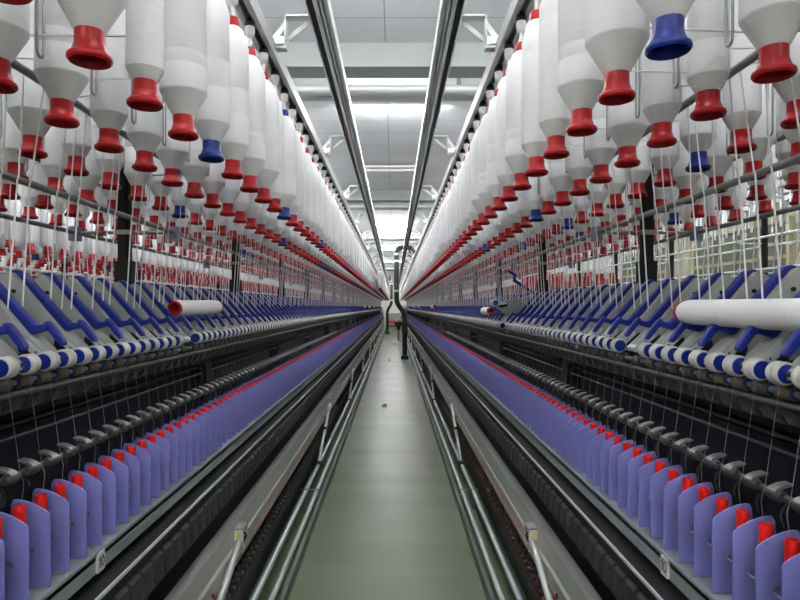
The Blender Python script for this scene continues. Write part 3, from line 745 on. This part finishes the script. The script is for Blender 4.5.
# transport train of bobbins hanging under the left track, far down the aisle
P = []
y = 13.6
while y < 37: P.append((R.randrange(2, 6) * 2 + (1 if y < 13.7 or R.random() < .04 else 0), CX - .285, y, ZB)); y += .17
tag(np_stuff('roving_bobbins_massed', FP, P, FM), 'distant train of hanging bobbins under the left overhead track', 'bobbins', kind='stuff')
hp = MB(); hp.tube([(0, 0, .455), (0, 0, .70)], .006, 6)
tag(np_stuff('hanger_rods', [hp], [(0, x, y, z) for _, x, y, z in P], [M['alu']]), 'thin hanger rods of the distant bobbin train', 'rods', kind='stuff')

# ------------------------------------------------------------------ travelling cleaners
def cleaner(pts, r, fan, box, bands, lb):
    t = thing('travelling_cleaner', lb, 'cleaner', (pts[-1][0], pts[-1][1], 0), 'travelling cleaners')
    o = Vector(t.location); L = lambda p: tuple(Vector(p) - o)
    # rounded path
    P = [Vector(p) for p in pts]; Q = [P[0]]
    for i in range(1, len(P) - 1):
        a = (P[i - 1] - P[i]); b = (P[i + 1] - P[i]); k = min(a.length, b.length, .30) * .5
        for tt in (0, .25, .5, .75, 1):
            Q.append((P[i] + a.normalized() * k) * (1 - tt) ** 2 + P[i] * 2 * tt * (1 - tt) + (P[i] + b.normalized() * k) * tt ** 2)
    Q.append(P[-1])
    MB().tube([L(q) for q in Q], r, 14).build('suction_hose', M['duct'], t)
    x, y, z = pts[-1]
    MB().box(-r * 1.5, r * 1.5, -r * 2, r * 2, .01, .11).build('floor_nozzle', M['duct'], t, smooth=False)
    bx_ = MB().box(-.078, .078, -.10, .10, box[0], box[1]).build('sensor_box', M['darkgrey'], t, smooth=False); bev(bx_, .02)
    for p, rr in bands: MB().tube([L((p[0], p[1], p[2] - .03)), L((p[0], p[1], p[2] + .03))], rr, 14).build('hose_clamp', M['alu'], t)
    fx, fz, w, h = fan
    fb = MB().box(fx - w / 2, fx + w / 2, y - .25, y + .35, fz - h / 2, fz + h / 2); fb.v = [L(v) for v in fb.v]; bev(fb.build('fan_housing', M['duct'], t, smooth=False), .05)
    MB().lathe([(0, -.08), (w * .33, -.08), (w * .36, -.05), (w * .36, 0), (0, 0)], 20, L((fx, y - .25, fz)), 'y').build('fan_inlet', M['darkgrey'], t)
    MB().box(*[v for v in (L((fx - w / 2 - .05, 0, 0))[0], L((fx + w / 2 + .05, 0, 0))[0])], -.12, .12, fz - h / 2 - .06, fz - h / 2 + .02).build('trolley', M['steel'], t, smooth=False)
Yc = 16.0
cleaner([(.56, Yc, 2.98), (.067, Yc, 2.98), (.067, Yc, 1.50), (.285, Yc, 1.24), (.285, Yc, .02)], .066, (.53, 2.86, .30, .30), (.70, 1.0),
        [((.067, Yc, 2.81),   .072), ((.067, Yc, 2.63),   .072), ((.067, Yc, 1.83),   .072)], 'tall dark suction hose standing in the aisle, nearer of the two')
Yc = 31.0
cleaner([(-.42, Yc, 2.80), (-.13, Yc, 2.80), (-.13, Yc, 1.56), (-.345, Yc, 1.22), (-.345, Yc, .02)], .074, (-.36, 2.90, .40, .30), (.70, 1.05),
        [((-.13, Yc, 2.6), .080), ((-.13, Yc, 1.75), .080)], 'thin dark suction hose far down the aisle at the left frame')

# ------------------------------------------------------------------ end of the aisle
c = thing('metal_cabinet', 'grey metal cabinet against the cream end wall of the aisle', 'cabinet', (-.05, 42.9, 0))
MB().box(-.42, .42, -.25, .25, .05, .95).build('cabinet_body', M['greybox'], c, smooth=False)
MB().box(-.40, -.01, -.262, -.25, .09, .93).build('cabinet_door', M['greybox'], c, smooth=False); MB().box(.01, .40, -.262, -.25, .09, .93).build('cabinet_door', M['greybox'], c, smooth=False)
MB().box(-.42, .42, -.2, .2, 0, .05).build('plinth', M['black'], c, smooth=False)
t = thing('hand_truck', 'low red trolley standing before the grey cabinet', 'trolley', (-.02, 41.6, 0))
MB().box(-.30, .30, -.25, .25, .30, .46).build('bin', M['redtip'], t, smooth=False)
for x in (-.24, .24):
    for y in (-.2, .2):
        MB().lathe([(0, -.02), (.06, -.02), (.06, .02), (0, .02)], 12, (x, y, .06), 'x').build('wheel', M['black'], t)
        MB().tube([(x, y, .06), (x, y, .31)], .012, 6).build('leg', M['steel'], t)

# litter on the floor
def scrap(x, y, lb, k=1):
    o = MB(); o.mi = 0
    o.prism([(-.020 * k, .002), (-.012 * k, .016 * k), (.010 * k, .020 * k), (.022 * k, .004), (.01 * k, .001)], -.045 * k, .03 * k)
    o.mi = 1; o.prism([(-.022 * k, .001), (-.016 * k, .012 * k), (.012 * k, .010 * k), (.02 * k, .001)], -.075 * k, -.045 * k); o.prism([(-.03 * k, .001), (-.022 * k, .012 * k), (-.018 * k, .001)], -.01, .035 * k)
    tag(o.build('scrap', [M['black'], M['lint']], loc=(x, y, 0)), lb, 'scrap', 'scraps on the aisle floor')
scrap(-.135, 8.45, 'dark scrap with white lint on the aisle floor, nearest of three', 1.7)
scrap(-.13, 15.6, 'small dark scrap in the middle of the aisle floor', 1.8)
scrap(.02, 22.4, 'dark scrap lying near the feet of the person', 2)

# ------------------------------------------------------------------ person, bending to the right-hand frame
def skin(name, joints, edges, m, parent, lvl=2):
    me = bpy.data.meshes.new(name); me.from_pydata([j[0] for j in joints], edges, []); me.materials.append(m)
    o = link(name, me, parent)
    sk = o.modifiers.new('skin', 'SKIN'); sk.use_smooth_shade = True
    for v, j in zip(me.skin_vertices[0].data, joints):
        v.radius = j[1] if isinstance(j[1], tuple) else (j[1], j[1])
    me.skin_vertices[0].data[0].use_root = True
    sb = o.modifiers.new('sub', 'SUBSURF'); sb.levels = lvl; sb.render_levels = lvl
    return o
pe = thing('person', 'person in white shirt and dark shorts leaning over the right spinning frame', 'person', (.20, 24.4, 0))
J = [((0, 0, .80), (.13, .10)), ((.04, 0, .95), (.125, .095)), ((.10, 0, 1.10), (.145, .10)), ((.14, 0, 1.19), (.10, .08)), ((.175, 0, 1.25), .05), ((.22, -.01, 1.31), (.075, .085)), ((.245, -.01, 1.40), (.07, .08)), ((.25, -.01, 1.45), .045),
     ((-.02, .09, .74), .085), ((.0, .10, .43), .055), ((-.05, .11, .09), .038), ((.03, .115, .035), .035), ((.12, .12, .028), .025),
     ((-.02, -.09, .74), .085), ((-.01, -.10, .43), .055), ((-.03, -.10, .09), .038), ((.05, -.105, .035), .035), ((.14, -.11, .028), .025),
     ((.12, .19, 1.16), .055), ((.20, .23, .95), .04), ((.38, .22, .98), .03),
     ((.10, -.19, 1.15), .055), ((.12, -.25, .92), .042), ((.33, -.22, .94), .03)]
E = [(0, 1), (1, 2), (2, 3), (3, 4), (4, 5), (5, 6), (6, 7), (0, 8), (8, 9), (9, 10), (10, 11), (11, 12), (0, 13), (13, 14), (14, 15), (15, 16), (16, 17), (2, 18), (18, 19), (19, 20), (2, 21), (21, 22), (22, 23)]
for base, wrist in ((20, (.38, .22, .98)), (23, (.33, -.22, .94))):      # hands: palm, four fingers, thumb
    sgn = 1 if wrist[1] > 0 else -1
    n = len(J); w = Vector(wrist)
    J.append((tuple(w + Vector((.055, 0, -.005))), .022)); E.append((base, n))
    for f, (dy, ln) in enumerate(((-.027, .060), (-.009, .072), (.009, .068), (.027, .052))):
        a = w + Vector((.085, dy, -.008)); m1 = len(J)
        J.append((tuple(a), .0095)); E.append((n, m1)); J.append((tuple(a + Vector((ln * .5, 0, -.008))), .0085)); E.append((m1, m1 + 1)); J.append((tuple(a + Vector((ln * .85, 0, -.03))), .0075)); E.append((m1 + 1, m1 + 2))
    m1 = len(J); J.append((tuple(w + Vector((.045, -sgn * .034, -.004))), .011)); E.append((n, m1)); J.append((tuple(w + Vector((.075, -sgn * .048, -.012))), .009)); E.append((m1, m1 + 1))
skin('body', J, E, M['skin'], pe)
skin('shirt', [((-.015, 0, .70), (.168, .140)), ((.04, 0, .95), (.15, .12)), ((.10, 0, 1.10), (.165, .12)), ((.14, 0, 1.18), (.12, .10)), ((.11, .20, 1.17), .075), ((.15, .235, 1.05), .068), ((.09, -.20, 1.16), .075), ((.105, -.24, 1.04), .068)],
     [(0, 1), (1, 2), (2, 3), (2, 4), (4, 5), (2, 6), (6, 7)], M['shirt'], pe)
skin('shorts', [((-.01, 0, .80), (.15, .125)), ((-.02, .09, .72), .108), ((-.005, .10, .44), .082), ((-.02, -.09, .72), .108), ((-.01, -.10, .44), .082)], [(0, 1), (1, 2), (0, 3), (3, 4)], M['shorts'], pe)
hd = Vector((.245, -.01, 1.37))
MB().lathe([(.093, -.01), (.096, .02), (.085, .07), (.05, .10), (0, .108)], 18, tuple(hd)).build('cap', M['shirt'], pe)
MB().prism([(.06, 0), (.17, -.025), (.17, -.02), (.06, .012)], -.06, .06).build('cap_peak', M['shirt'], pe, loc=tuple(hd))
fc = MB()
for dy in (-.032, .032): fc.lathe([(0, -.009), (.007, -.006), (.009, 0), (.007, .006), (0, .009)], 8, (hd.x + .068, hd.y + dy, hd.z - .045))
fc.build('eyes', M['black'], pe)
MB().lathe([(.002, .02), (.010, 0), (.012, -.02), (0, -.026)], 8, (hd.x + .080, hd.y, hd.z - .065)).build('nose', M['skin'], pe)
MB().box(hd.x + .05, hd.x + .074, hd.y - .022, hd.y + .022, hd.z - .112, hd.z - .104).build('mouth', M['cord'], pe, smooth=False)
for dy in (-.078, .078): MB().lathe([(0, -.03), (.012, -.02), (.016, .005), (.010, .028), (0, .032)], 8, (hd.x, hd.y + dy, hd.z - .05)).build('ear', M['skin'], pe)

# ------------------------------------------------------------------ camera, world, colour
cam = bpy.data.cameras.new('camera'); co = bpy.data.objects.new('camera', cam); COL.objects.link(co)
co.location = (0, 0, H); co.rotation_euler = (PI / 2, 0, 0)
cam.sensor_width = 36; cam.lens = 27; cam.shift_x = .0075; cam.shift_y = .00875; cam.clip_start = .05; cam.clip_end = 200
sc.camera = co
w = bpy.data.worlds.new('world'); sc.world = w; w.use_nodes = True
w.node_tree.nodes['Background'].inputs['Color'].default_value = (.9, .95, 1, 1); w.node_tree.nodes['Background'].inputs['Strength'].default_value = .1
sc.view_settings.view_transform = 'Standard'; sc.view_settings.look = 'None'; sc.view_settings.gamma = 1
sc.view_settings.exposure = 1.9
sc.cycles.use_denoising = True
sc.cycles.max_bounces = 8; sc.cycles.diffuse_bounces = 2; sc.cycles.glossy_bounces = 4
sc.cycles.sample_clamp_indirect = 6
sc.cycles.use_light_tree = True
